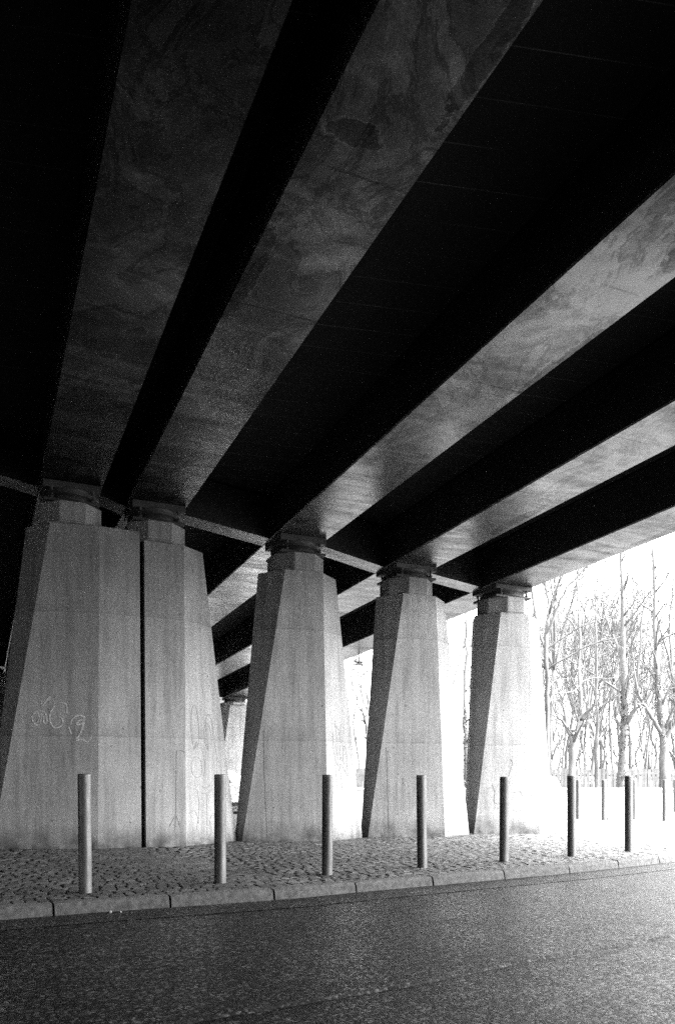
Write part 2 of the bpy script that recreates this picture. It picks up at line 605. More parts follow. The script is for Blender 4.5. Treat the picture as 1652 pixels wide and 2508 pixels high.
# deck slab follows the crossfall through the girder tops
m = MB()
prof = [(-17.0, 5.32 + 0.09 * 13.7)] + [((a + b) / 2, z) for a, b, z in GD] + [(9.96, 4.085), (11.4, 4.20)]
n = len(prof)
vs = []
for s_ in (S0, S1):
    for zo in (DEPTH, DEPTH + 0.35):
        vs += [(d, s_, Z + 1.05 - K * s_ + zo) for d, Z in prof]
fs = []
for j in range(n - 1):
    fs += [(j, j + 1, 2 * n + j + 1, 2 * n + j), (n + j, 3 * n + j, 3 * n + j + 1, n + j + 1), (j, n + j, n + j + 1, j + 1), (2 * n + j, 2 * n + j + 1, 3 * n + j + 1, 3 * n + j)]
fs += [(0, 2 * n, 3 * n, n), (n - 1, 2 * n - 1, 4 * n - 1, 3 * n - 1)]
m.add(vs, fs)
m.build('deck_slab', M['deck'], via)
m = MB()
vs = []
for s_ in (S0, S1):
    zb = prof[-1][1] + 1.05 - K * s_ + DEPTH
    vs += [(11.402, s_, zb - 0.12), (11.65, s_, zb - 0.12), (11.65, s_, zb + 1.25), (11.402, s_, zb + 1.25)]
m.add(vs, [(0, 1, 2, 3), (7, 6, 5, 4)] + [(k, (k + 1) % 4, 4 + (k + 1) % 4, 4 + k) for k in range(4)])
m.build('parapet', M['plinth'], via)
PS, PS2 = 13.5, 31.7
for sc_ in (PS, PS2):
    for i in range(len(GD) - 1):
        a, b = GD[i][1] + 0.013, GD[i + 1][0] - 0.013
        sa, sb = sc_ - 0.30, sc_ + 0.13
        m = MB()
        vs = []
        for d, gi in ((a, i), (b, i + 1)):
            for s_, zo in ((sa, 0.012), (sb, 0.012), (sb, DEPTH - 0.05), (sa, DEPTH - 0.05)):
                vs.append((d, s_, sof(gi, s_) + zo))
        m.add(vs, [(0, 1, 2, 3), (7, 6, 5, 4)] + [(k, (k + 1) % 4, 4 + (k + 1) % 4, 4 + k) for k in range(4)])
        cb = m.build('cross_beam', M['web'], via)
        # pale soffit face of the beam, 5 mm proud
        m = MB()
        vs = []
        for d, gi in ((a, i), (b, i + 1)):
            for s_, zo in ((sa + 0.004, 0.006), (sb - 0.004, 0.006), (sb - 0.004, 0.0115), (sa + 0.004, 0.0115)):
                vs.append((d, s_, sof(gi, s_) + zo))
        m.add(vs, [(0, 1, 2, 3), (7, 6, 5, 4)] + [(k, (k + 1) % 4, 4 + (k + 1) % 4, 4 + k) for k in range(4)])
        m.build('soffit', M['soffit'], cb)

# ------------------------------------------------------------------ piers
# plan corners relative to the pier axis (d across, s along), head and foot; the head carries a smaller plinth set forward
TOP_BACK, FOOT_BACK = [(0.42, 0.14), (-0.38, 0.16)], [(0.60, 0.30), (-0.52, 0.26)]
PT = [(-0.63, -0.25), (-0.31, -0.72), (0.36, -0.74), (0.77, -0.40)] + TOP_BACK
PB = [(-0.86, -0.10), (-0.78, -0.24), (0.50, -0.84), (1.33, -0.34)] + FOOT_BACK
SHAPE = {
    2: ([(-0.63, -0.15), (-0.31, -0.60), (0.40, -0.70), (1.015, -0.66), (1.015, 0.20), (-0.33, 0.22)],
        [(-1.22, 0.05), (-1.13, -0.12), (0.37, -0.74), (1.015, -0.82), (1.015, 0.40), (-0.70, 0.36)]),
    3: ([(-0.23, 0.22), (-0.23, -0.66), (0.41, -0.63), (0.79, -0.33), (0.60, 0.16), (0.20, 0.22)],
        [(-0.23, 0.40), (-0.23, -0.82), (0.40, -0.82), (1.45, -0.10), (0.90, 0.34), (0.20, 0.40)]),
    4: ([(-0.67, -0.25), (-0.34, -0.72), (0.34, -0.74), (0.73, -0.40)] + TOP_BACK,
        [(-1.03, -0.06), (-0.96, -0.24), (0.39, -0.84), (1.31, -0.30)] + FOOT_BACK),
    5: ([(-0.60, -0.25), (-0.28, -0.72), (0.38, -0.74), (0.77, -0.40)] + TOP_BACK,
        [(-0.84, -0.08), (-0.77, -0.24), (0.52, -0.84), (1.37, -0.34)] + FOOT_BACK),
    6: ([(-0.59, -0.25), (-0.32, -0.72), (0.31, -0.74), (0.80, -0.40)] + TOP_BACK,
        [(-0.69, -0.08), (-0.62, -0.24), (0.51, -0.84), (1.26, -0.30)] + FOOT_BACK),
}
HUP = {5: 0.06, 6: 0.065}
FWD = -0.30                              # the plinth and bearing sit forward of the pier axis


def lerp2(a, b, u): return (a[0] + (b[0] - a[0]) * u, a[1] + (b[1] - a[1]) * u)


def pier_point(pt, pb, h, k, u, v, out=0.0):
    """Point on face k (corner k to k+1), u along, v up, pushed `out` metres off the surface."""
    n = len(pt)

    def P(u_, v_):
        a = lerp2(pb[k], pb[(k + 1) % n], u_)
        b = lerp2(pt[k], pt[(k + 1) % n], u_)
        c = lerp2(a, b, v_)
        return Vector((c[0], c[1], -0.06 + (h + 0.06) * v_))
    p = P(u, v)
    if out:
        du, dv = P(u + 0.01, v) - P(u - 0.01, v), P(u, v + 0.01) - P(u, v - 0.01)
        p = p + du.cross(dv).normalized() * out
    return p


def make_pier(d, s, h, label, group, pt=PT, pb=PB, name='bridge_pier', pl_r=0.455, pl_h=0.31):
    root = tag(empty(name, W(d, s), A), label, 'pier', group)
    m = MB()
    n = len(pt)
    nu, nv = 6, 18
    for k in range(n):
        vs = [pier_point(pt, pb, h, k, u / nu, v / nv) for v in range(nv + 1) for u in range(nu + 1)]
        m.add(vs, [(v * (nu + 1) + u, v * (nu + 1) + u + 1, (v + 1) * (nu + 1) + u + 1, (v + 1) * (nu + 1) + u) for v in range(nv) for u in range(nu)], True)
    m.add([(p[0], p[1], h) for p in pt], [tuple(range(n))])
    m.add([(p[0], p[1], -0.06) for p in pb], [tuple(range(n - 1, -1, -1))])
    m.build('shaft', M['pier'], root, fix=False)
    m = MB()
    c = pl_r * math.tan(math.pi / 8)
    r = pl_r
    octo = [(-c, -r), (c, -r), (r, -c), (r, c), (c, r), (-c, r), (-r, c), (-r, -c)]
    octo = [(x, y + FWD) for x, y in octo]
    m.prism([(x * 0.97, (y - FWD) * 0.97 + FWD) for x, y in octo], h - 0.002, h + 0.018)
    m.prism(octo, h + 0.018, h + pl_h)
    m.build('plinth', M['plinth'], root, bevel=0.11, seg=4)
    return root


def make_bearing(d, s, z, gap, label, group):
    root = tag(empty('bridge_bearing', W(d, s, z), A), label, 'bearing', group)
    m = MB()
    m.box(-0.41, 0.41, -0.40, 0.40, 0.0, 0.04)
    m.build('base_plate', M['bearing'], root, bevel=0.004)
    m = MB()
    m.lathe([(0.43, 0.035), (0.43, gap * 0.40), (0.40, gap * 0.42), (0.40, gap * 0.52), (0.44, gap * 0.54), (0.44, gap * 0.70)], 32, (0, 0))
    m.build('pot', M['bearing'], root)
    m = MB()
    m.box(-0.42, 0.42, -0.41, 0.41, gap * 0.66, gap + 0.006)
    m.build('sliding_plate', M['bearing'], root, bevel=0.004)
    for sx in (-1, 1):
        for sy in (-1, 1):
            m = MB()
            m.lathe([(0.022, 0.035), (0.022, 0.05), (0.032, 0.05), (0.032, 0.075), (0.016, 0.075), (0.016, 0.11)], 8, (sx * 0.30, sy * 0.385))
            m.build('anchor_bolt', M['bearing'], root)
            m = MB()
            m.lathe([(0.014, gap * 0.50), (0.024, gap * 0.50), (0.024, gap * 0.67)], 8, (sx * 0.30, sy * 0.395))
            m.build('plate_bolt', M['bearing'], root)
    return root


GP = 'viaduct piers of the near row'
GF = 'viaduct piers of the far row'
near = []
labs = {2: 'broad grey concrete pier at the far left with a white scrawl on its shaded face',
        3: 'concrete pier beyond a dark slot from the leftmost, faint drawings on its bright flank',
        4: 'tapering concrete pier just right of the joined pair, dark left flank and mid-grey front',
        5: 'tapering pale concrete pier between the mid-grey pier and the brightest pier',
        6: 'brightest tapering concrete pier under the outermost girder, bare trees beside it'}
blabs = {2: 'black bearing on the leftmost pier', 3: 'black bearing on the right half of the joined pair of piers', 4: 'black bearing on the mid-grey pier right of the joined pair',
         5: 'black bearing on the second pier from the right', 6: 'black bearing on the brightest, rightmost pier'}
GB = 'bearings on the near row of piers'
for i in range(2, 7):
    d0, d1, Z = GD[i]
    dc = (d0 + d1) / 2
    h = sof(i, PS) - 0.60 + HUP.get(i, 0.0)
    pt, pb = SHAPE[i]
    p = make_pier(dc, PS, h, labs[i], GP, pt, pb)
    near.append((p, pt, pb, h))
    make_bearing(dc, PS + FWD, h + 0.31, sof(i, PS + FWD) - h - 0.31, blabs[i], GB)
fbl = {2: 'black bearing on the distant dim pier at the left picture edge', 3: 'black bearing on the far row pier hidden behind the joined pair', 4: 'black bearing on the far row pier second from the left',
       5: 'black bearing on the far row pier seen right of the joined pair', 6: 'black bearing on the far row pier under the outermost girder'}
flabs = {2: 'distant dim pier at the left picture edge behind the leftmost pier', 3: 'far row pier hidden behind the joined pair of piers', 4: 'far row pier behind the joined pair, second of its row from the left',
         5: 'far row pier seen low between the joined pair and the next pier', 6: 'far row pier under the outermost girder beyond the near row'}
for i in range(2, 7):
    d0, d1, Z = GD[i]
    dc = (d0 + d1) / 2
    h = sof(i, PS2) - 0.30
    make_pier(dc, PS2, h, flabs[i], GF, PT, PB, pl_r=0.56, pl_h=0.10)
    make_bearing(dc, PS2 + FWD, h + 0.10, sof(i, PS2 + FWD) - h - 0.10, fbl[i], 'bearings on the far row of piers')


# unseen walls added to block light under the deck, left and behind
for nm, lb, (a0, a1, b0, b1) in (('light_blocking_wall', 'long grey wall added out of view to block light from the left', (-15.0, -14.5, S0, 4.0)), ('light_blocking_wall', 'grey wall added out of view to block light from the left, beyond the opening', (-15.0, -14.5, 6.5, S1)), ('end_blocking_wall', 'grey wall added out of view to block light at the near end', (-14.4, 10.3, -7.5, -7.0))):
    rw = tag(empty(nm, (0, 0, 0), A), lb, 'wall')
    m = MB()
    vs = []
    for d in (a0, a1):
        for s_ in (b0, b1):
            zt = 5.55 + 1.05 - K * s_ if d > -10 and d < 9 else (4.08 if d > 9 else 6.2) + 1.05 + 0.6 - K * s_
            vs += [(d, s_, -0.1), (d, s_, zt)]
    m.add(vs, [(0, 1, 3, 2), (4, 6, 7, 5), (0, 4, 5, 1), (2, 3, 7, 6), (0, 2, 6, 4), (1, 5, 7, 3)])
    m.build('blocking_wall_face', M['blockwall'], rw)


# graffiti: thin painted ribbons lying on a pier face
def graffiti(pier, k, strokes, width, mat, label):
    root, pt, pb, h = pier
    m = MB()
    for st in strokes:
        # smooth the stroke
        pts = [Vector(q) for q in st]
        if len(pts) > 2:
            dense = []
            for i in range(len(pts) - 1):
                p0, p1, p2, p3 = pts[max(i - 1, 0)], pts[i], pts[i + 1], pts[min(i + 2, len(pts) - 1)]
                for q in range(6):
                    u = q / 6
                    dense.append(0.5 * ((2 * p1) + (p2 - p0) * u + (2 * p0 - 5 * p1 + 4 * p2 - p3) * u * u + (3 * p1 - p0 - 3 * p2 + p3) * u ** 3))
            pts = dense + [pts[-1]]
        P3 = [pier_point(pt, pb, h, k, q[0], q[1], 0.003) for q in pts]
        nrm = (pier_point(pt, pb, h, k, pts[0][0], pts[0][1], 0.1) - pier_point(pt, pb, h, k, pts[0][0], pts[0][1])).normalized()
        vs = []
        L = len(P3)
        for i, p in enumerate(P3):
            t_ = (P3[min(i + 1, L - 1)] - P3[max(i - 1, 0)]).normalized()
            sd_ = t_.cross(nrm).normalized() * (width * 0.5 * (0.75 + 0.5 * noise.noise(p * 7)))
            vs += [p - sd_, p + sd_, p + sd_ - nrm * 0.002, p - sd_ - nrm * 0.002]
        m.add(vs, [(i * 4 + a, i * 4 + (a + 1) % 4, i * 4 + 4 + (a + 1) % 4, i * 4 + 4 + a) for i in range(L - 1) for a in range(4)])
    o = m.build('graffiti', mat, root)
    tag(o, label)


def loop(cx, cy, rx, ry, a0=0, a1=360, n=12):
    return [(cx + rx * math.cos(R(a0 + (a1 - a0) * i / n)), cy + ry * math.sin(R(a0 + (a1 - a0) * i / n))) for i in range(n + 1)]


# pier 1, shaded front (face 1): white scrawl
graffiti(near[0], 1, [[(0.88 + (u_ - 0.88) * 1.15, 0.415 + (v_ - 0.345) * 1.5 - (0.014 if u_ > 0.665 else 0.0)) for u_, v_ in st_] for st_ in [
    loop(0.33, 0.342, 0.035, 0.012, 30, 380), [(0.28, 0.345), (0.33, 0.328), (0.38, 0.330), (0.385, 0.352)],
    [(0.36, 0.356), (0.42, 0.352), (0.45, 0.334), (0.42, 0.331), (0.41, 0.345)], [(0.37, 0.375), (0.38, 0.366), (0.43, 0.378), (0.45, 0.384), (0.46, 0.372)],
    [(0.51, 0.366), (0.48, 0.352), (0.48, 0.336), (0.53, 0.322), (0.60, 0.325), (0.61, 0.338), (0.57, 0.344)],
    [(0.55, 0.372), (0.63, 0.370), (0.65, 0.352)],
    [(0.70, 0.338), (0.71, 0.348), (0.77, 0.356), (0.83, 0.353), (0.82, 0.340), (0.76, 0.338), (0.79, 0.346), (0.84, 0.345)],
    [(0.835, 0.345), (0.81, 0.325), (0.77, 0.308)], [(0.76, 0.306), (0.82, 0.307), (0.88, 0.303), (0.92, 0.315)], [(0.68, 0.333), (0.71, 0.318)]]],
    0.026, M['chalk'], 'white spray-painted scrawl')
# pier 2, bright flank (face 2): outlines, two dark oval blots
graffiti(near[1], 2, [
    loop(0.24, 0.40, 0.10, 0.075, -60, 230), loop(0.62, 0.40, 0.09, 0.05, -30, 210), loop(0.56, 0.372, 0.09, 0.045, -40, 220),
    loop(0.25, 0.268, 0.12, 0.035), [(0.40, 0.325), (0.45, 0.28), (0.40, 0.235)], [(0.72, 0.36), (0.75, 0.29), (0.68, 0.22)],
    [(0.34, 0.205), (0.45, 0.200), (0.55, 0.212)], [(0.32, 0.185), (0.44, 0.180), (0.57, 0.192)], [(0.25, 0.19), (0.27, 0.14), (0.24, 0.08)],
    [(0.46, 0.18), (0.43, 0.13), (0.41, 0.04)], [(0.06, 0.115), (0.16, 0.125), (0.23, 0.10), (0.20, 0.06)], [(0.46, 0.07), (0.52, 0.105), (0.62, 0.10), (0.66, 0.07)]],
    0.010, M['marker'], 'faint thin outlines drawn on the flank')
graffiti(near[1], 2, [[(0.22, 0.335), (0.27, 0.352)], [(0.24, 0.334), (0.29, 0.350)], [(0.20, 0.330), (0.26, 0.346)], [(0.50, 0.342), (0.55, 0.328)], [(0.51, 0.346), (0.56, 0.331)]],
         0.035, M['marker'], 'two slanted dark blots')
# pier 2, flat front (face 1): long line with three prongs at the foot
graffiti(near[1], 1, [[(0.98, 0.318), (0.80, 0.322), (0.77, 0.30), (0.76, 0.22), (0.75, 0.11)], [(0.75, 0.115), (0.58, 0.075)], [(0.75, 0.115), (0.72, 0.065)], [(0.75, 0.115), (0.86, 0.07)]],
         0.014, M['marker'], 'long dark line ending in three prongs')
# pier 3, bright flank (face 2)
graffiti(near[2], 2, [[(0.25, 0.42), (0.28, 0.33), (0.40, 0.29), (0.38, 0.36)], [(0.35, 0.46), (0.42, 0.38), (0.48, 0.31)], loop(0.55, 0.345, 0.05, 0.035), loop(0.66, 0.325, 0.07, 0.04),
                      [(0.42, 0.44), (0.52, 0.41), (0.60, 0.45)], [(0.30, 0.30), (0.33, 0.20)], [(0.45, 0.30), (0.50, 0.19)], [(0.60, 0.28), (0.72, 0.25), (0.70, 0.31)], loop(0.50, 0.275, 0.08, 0.02, 0, 200)],
         0.011, M['marker'], 'faint tangled outlines')
graffiti(near[4], 1, [[(0.22, 0.235), (0.25, 0.215), (0.27, 0.205), (0.27, 0.16), (0.32, 0.15), (0.38, 0.152)], [(0.30, 0.225), (0.32, 0.235)], [(0.45, 0.34), (0.50, 0.35), (0.56, 0.33), (0.50, 0.28), (0.52, 0.24)],
                      [(0.58, 0.12), (0.66, 0.115), (0.72, 0.125)], [(0.60, 0.20), (0.70, 0.205), (0.75, 0.18)]], 0.012, M['marker'], 'faint wavering outlines')

for pi_, (k_, u0, u1, v1) in ((2, (1, 0.30, 0.06, 0.42)), (3, (1, 0.276, 0.08, 0.38))):
    graffiti(near[pi_], k_, [[(u0, 0.012), (u0 - (u0 - u1) * 0.3, 0.14), (u0 - (u0 - u1) * 0.7, 0.30), (u1, v1)]], 0.008, M['marker'], 'thin dark form joint')
    near[pi_][0].children[-1].name = 'form_joint'

# ------------------------------------------------------------------ bollards
def make_bollard(name='steel_bollard'):
    root = empty(name)
    m = MB()
    m.lathe([(0.060, -0.06), (0.060, 1.085)], 32)
    m.build('post', M['steel'], root)
    m = MB()
    m.lathe([(0.0602, 1.0855), (0.0602, 1.097), (0.055, 1.104), (0.02, 1.106)], 32)
    m.build('cap', M['steel'], root)
    return root


def copy_tree(o, parent=None):
    c = o.copy()
    COL.objects.link(c)
    if parent: c.parent = parent
    for ch in list(o.children): copy_tree(ch, c)
    return c


bp = make_bollard()
bl = [(-2.36, 7.535, 1.0, 0.9), (-1.20, 8.24, 1.0, 0.1), (-0.115, 8.95, 1.0, -0.5), (1.02, 9.70, 1.0, -0.6), (2.15, 10.40, 0.985, -0.5), (3.24, 11.13, 1.0, -0.3), (4.28, 11.82, 1.0, -0.6)]
bn = ['leftmost steel bollard, in front of the leftmost pier, with a bright right rim', 'steel bollard in front of the right edge of the joined pair of piers',
      'steel bollard in front of the mid-grey pier right of the joined pair', 'steel bollard in front of the second pier from the right', 'steel bollard in front of the brightest pier',
      'steel bollard right of the brightest pier, a fork-trunked tree above it', 'steel bollard furthest right on the kerb, an ivy-clad trunk above it']
for i, (x, y, sc_, lean) in enumerate(bl):
    b = bp if i == 0 else copy_tree(bp)
    b.location = (x, y, 0)
    b.scale = (1, 1, sc_)
    b.rotation_euler = (0, R(lean), rng.uniform(0, 6))
    tag(b, bn[i], 'bollard', 'steel bollards along the kerb')
fb = [(6.50, 21.73), (6.99, 21.11), (7.87, 21.35), (8.40, 20.66), (11.06, 26.36)]
fl = ['washed-out pale bollard just right of the dark bollard that stands right of the brightest pier', 'washed-out pale bollard midway between the two rightmost dark bollards',
      'washed-out pale bollard half hidden by the rightmost dark bollard', 'washed-out pale bollard near the right picture edge, below the dense tree', 'distant bollard cut by the right picture edge']
for i, (x, y) in enumerate(fb):
    b = copy_tree(bp)
    b.location = (x, y, 0)
    b.scale = (1.0, 1.0, 0.95)
    b.rotation_euler = (0, 0, rng.uniform(0, 6))
    tag(b, fl[i], 'bollard', 'pale bollards on the far side of the forecourt')

# ------------------------------------------------------------------ small things
m = MB()
outl = [(-0.30, 0)] + [(-0.30, 0.86)] + [(0.30 * math.cos(R(a)), 0.86 + 0.30 * math.sin(R(a))) for a in range(165, 0, -15)] + [(0.30, 0.86), (0.30, 0)]
vs = [(x, -0.18, z) for x, z in outl] + [(x, 0.18, z) for x, z in outl]
n = len(outl)
m.add(vs, [tuple(range(n)), tuple(range(2 * n - 1, n - 1, -1))] + [(i, (i + 1) % n, n + (i + 1) % n, n + i) for i in range(n)])
o = m.build('marker_stone', M['wall'], None, bevel=0.02)
o.location = (4.98, 19.2, -0.012)
tag(o, 'white round-topped stone post peeking out behind the brightest pier', 'stone post')

rt = tag(empty('floodlight', W(9.80, 20.55, sof(6, 20.55)), A), 'small dark lamp on a bracket under the outermost girder', 'lamp')
m = MB()
m.box(-0.015, 0.015, -0.015, 0.015, -0.22, 0.0)
m.build('bracket', M['trim'], rt)
m = MB()
m.box(-0.13, 0.13, -0.08, 0.08, -0.245, -0.215)
m.box(-0.11, 0.11, -0.07, 0.07, -0.32, -0.285)
m.box(-0.02, 0.02, -0.05, 0.05, -0.286, -0.244)
m.build('housing', M['trim'], rt, bevel=0.005)
for (x, y, z, r_, lb) in ((-1.95, 6.90, -0.096, 0.020, 'small white pebble in the gutter, left of two'), (-1.865, 6.915, -0.096, 0.014, 'smaller white pebble in the gutter, right of two'), (7.15, 21.3, -0.012, 0.05, 'dark stone lying on the pale forecourt between two washed-out bollards')):
    m = MB()
    pr = [(r_ * 0.5, 0), (r_ * 0.95, r_ * 0.4), (r_ * 0.8, r_ * 0.9), (r_ * 0.3, r_ * 1.15)]
    m.lathe(pr, 9)
    m.v = [(a * (1 + 0.25 * noise.noise(Vector((a * 60, b * 60, c * 60)))), b * 0.8, c) for a, b, c in m.v]
    o = m.build('pebble' if r_ < 0.03 else 'stone', M['stone'] if r_ < 0.03 else M['bearing'])
    o.location = (x, y, z)
    tag(o, lb, 'stone')

# parked car under the far end of the viaduct, mostly hidden between two piers
car = tag(empty('parked_car', (-4.02, 26.0, -0.012), R(-8)), 'white parked car glimpsed between the joined piers and the mid-grey pier', 'car')
lower = [(-2.05, 0.30), (-2.12, 0.55), (-2.05, 0.86), (-1.2, 0.93), (0.85, 0.95), (1.75, 0.80), (2.05, 0.62), (2.10, 0.32), (1.75, 0.24), (-1.8, 0.24)]
roof = [(-1.75, 0.93), (-1.45, 1.32), (-0.9, 1.43), (0.05, 1.44), (0.45, 1.36), (1.15, 0.93)]
m = MB()
n = len(lower)
secs = [(-0.86, 0.98), (-0.80, 1.0), (0.80, 1.0), (0.86, 0.98)]
vs = [(x * f, y, 0.24 + (z - 0.24) * f) for y, f in secs for x, z in lower]
m.add(vs, [tuple(range(n)), tuple(range(4 * n - 1, 3 * n - 1, -1))] + [(j * n + i, j * n + (i + 1) % n, (j + 1) * n + (i + 1) % n, (j + 1) * n + i) for j in range(3) for i in range(n)])
m.build('body', M['carpaint'], car, bevel=0.03)
m = MB()
n = len(roof)
secs = [(-0.80, 0), (-0.66, 1), (0.66, 1), (0.80, 0)]
vs = []
for y in (-1, 1):
    for x, z in roof:
        yy = 0.80 - 0.16 * (z - 0.93) / 0.5
        vs.append((x, y * yy, z))
m.add(vs, [tuple(range(n)), tuple(range(2 * n - 1, n - 1, -1))] + [(i, (i + 1) % n, n + (i + 1) % n, n + i) for i in range(n)])
m.build('cabin', M['carpaint'], car, bevel=0.03)
for sgn in (-1, 1):
    for pts_ in ([(-1.40, 0.97), (-1.25, 1.27), (-0.85, 1.37), (-0.45, 1.38), (-0.45, 0.97)], [(-0.38, 0.97), (-0.38, 1.38), (0.02, 1.38), (0.36, 1.31), (0.86, 0.97)]):
        m = MB()
        n = len(pts_)
        vs = [(x, sgn * (0.806 - 0.16 * (z - 0.93) / 0.5), z) for x, z in pts_] + [(x, sgn * (0.790 - 0.16 * (z - 0.93) / 0.5), z) for x, z in pts_]
        m.add(vs, [tuple(range(n)), tuple(range(2 * n - 1, n - 1, -1))] + [(i, (i + 1) % n, n + (i + 1) % n, n + i) for i in range(n)])
        m.build('window', M['glass'], car)
m = MB()
m.add([(0.50, -0.6, 1.345), (0.50, 0.6, 1.345), (1.13, 0.68, 0.965), (1.13, -0.68, 0.965), (0.47, -0.6, 1.33), (0.47, 0.6, 1.33), (1.10, 0.68, 0.95), (1.10, -0.68, 0.95)],
      [(0, 1, 2, 3), (7, 6, 5, 4), (0, 4, 5, 1), (1, 5, 6, 2), (2, 6, 7, 3), (3, 7, 4, 0)])
m.build('windscreen', M['glass'], car)
m = MB()
m.box(-1.9, 1.9, -0.868, 0.868, 0.24, 0.36)
m.build('sill', M['trim'], car)
for sx in (-1.3, 1.45):
    for sgn in (-1, 1):
        Mx = Matrix.Translation((sx, sgn * 0.78, 0.30)) @ Matrix.Rotation(R(90), 4, 'X')
        m = MB()
        m.lathe([(0.2, -0.1), (0.30, -0.1), (0.31, -0.06), (0.31, 0.06), (0.30, 0.1), (0.2, 0.1)], 24, (0, 0), Mx)
        wh = m.build('wheel', M['tyre'], car)
        m = MB()
        m.lathe([(0.19, -0.105), (0.19, 0.105)], 16, (0, 0), Mx)
        m.build('rim', M['steel'], wh)

# ------------------------------------------------------------------ low wall, fence, far building
wl = tag(empty('low_wall', (12, 27.2, -0.012), 0), 'low pale concrete wall along the back of the forecourt, bare trees behind', 'wall')
m = MB()
m.box(-16, 22, -0.15, 0.15, -0.05, 0.70)
m.build('wall_body', M['wall'], wl)
m = MB()
m.box(-16.02, 22.02, -0.19, 0.19, 0.701, 0.775)
m.build('coping', M['wall'], wl, bevel=0.01)
fe = tag(empty('board_fence', (12, 34.5, -0.012), 0), 'grey upright board fence behind the low wall, tree trunks in front', 'fence')
m = MB()
x = -15.0
while x < 24:
    wd = rng.uniform(0.11, 0.15)
    m.box(x, x + wd, -0.012, 0.012, 0.05, 1.52 + rng.uniform(-0.03, 0.03))
    x += wd + rng.uniform(0.008, 0.05)
m.build('boards', M['fence'], fe)
for z in (0.35, 1.2):
    m = MB()
    m.box(-15, 24, 0.013, 0.06, z, z + 0.09)
    m.build('rail', M['fence'], fe)
for k in range(17):
    m = MB()
    m.box(-15 + 2.4 * k, -14.9 + 2.4 * k, 0.061, 0.16, 0, 1.5)
    m.build('post', M['fence'], fe)
bd = tag(empty('apartment_building', (29, 86, -0.1), R(4)), 'pale flat-roofed building, faint behind the bare trees', 'building')
m = MB()
m.box(-12, 4, 0, 12, 0, 17.2)
m.build('wall', M['house'], bd)
m = MB()
m.box(-12.5, 4.5, -0.5, 12.5, 17.21, 17.9)
m.build('roof', M['wall'], bd)
for fl_ in range(5):
    for k in range(5):
        m = MB()
        m.box(-11 + 3.0 * k, -9.4 + 3.0 * k, -0.04, 0.1, 1.4 + 3.2 * fl_, 3.0 + 3.2 * fl_)
        m.build('window', M['blind'], bd)

# ------------------------------------------------------------------ bare winter trees
def wiggle(p0, dr, length, n, rng, amp, droop=0.0):
    pts = [p0.copy()]
    d_ = dr.normalized()
    for i in range(n):
        d_ = (d_ + Vector((rng.gauss(0, amp), rng.gauss(0, amp), rng.gauss(0, amp) + droop))).normalized()
        pts.append(pts[-1] + d_ * (length / n))
    return pts, d_


def sprout(mb, pts, rads, rng, depth, dens, lmul, z_from=0.0):
    """Side branches along a limb, getting thinner and shorter."""
    if depth == 0: return
    total = sum((b - a).length for a, b in zip(pts, pts[1:]))
    cnt = max(2, int(total * dens))
    for c in range(cnt):
        u = rng.uniform(0.22, 1.0)
        f = u * (len(pts) - 1)
        i = min(int(f), len(pts) - 2)
        p = pts[i].lerp(pts[i + 1], f - i)
        if p.z < z_from: continue
        r = rads[i] + (rads[i + 1] - rads[i]) * (f - i)
        t_ = (pts[i + 1] - pts[i]).normalized()
        az = rng.uniform(0, 2 * math.pi)
        side = Vector((math.cos(az), math.sin(az), rng.uniform(-0.1, 0.5)))
        side = (side - t_ * side.dot(t_)).normalized()
        dr = t_ * rng.uniform(0.5, 1.0) + side * rng.uniform(0.6, 1.0) + Vector((0, 0, 0.18))
        ln = total * lmul * rng.uniform(0.45, 1.0) * (1.15 - 0.6 * u)
        r0 = max(0.009, min(r * rng.uniform(0.4, 0.65), 0.06))
        n = 5 if depth > 1 else 3
        q, _ = wiggle(p, dr, ln, n, rng, 0.16, 0.03)
        rr = [r0 + (0.007 - r0) * (k / n) for k in range(n + 1)]
        mb.tube(q, rr, 4 if depth > 1 else 3)
        sprout(mb, q, rr, rng, depth - 1, dens * 1.5, lmul * 0.85, z_from)


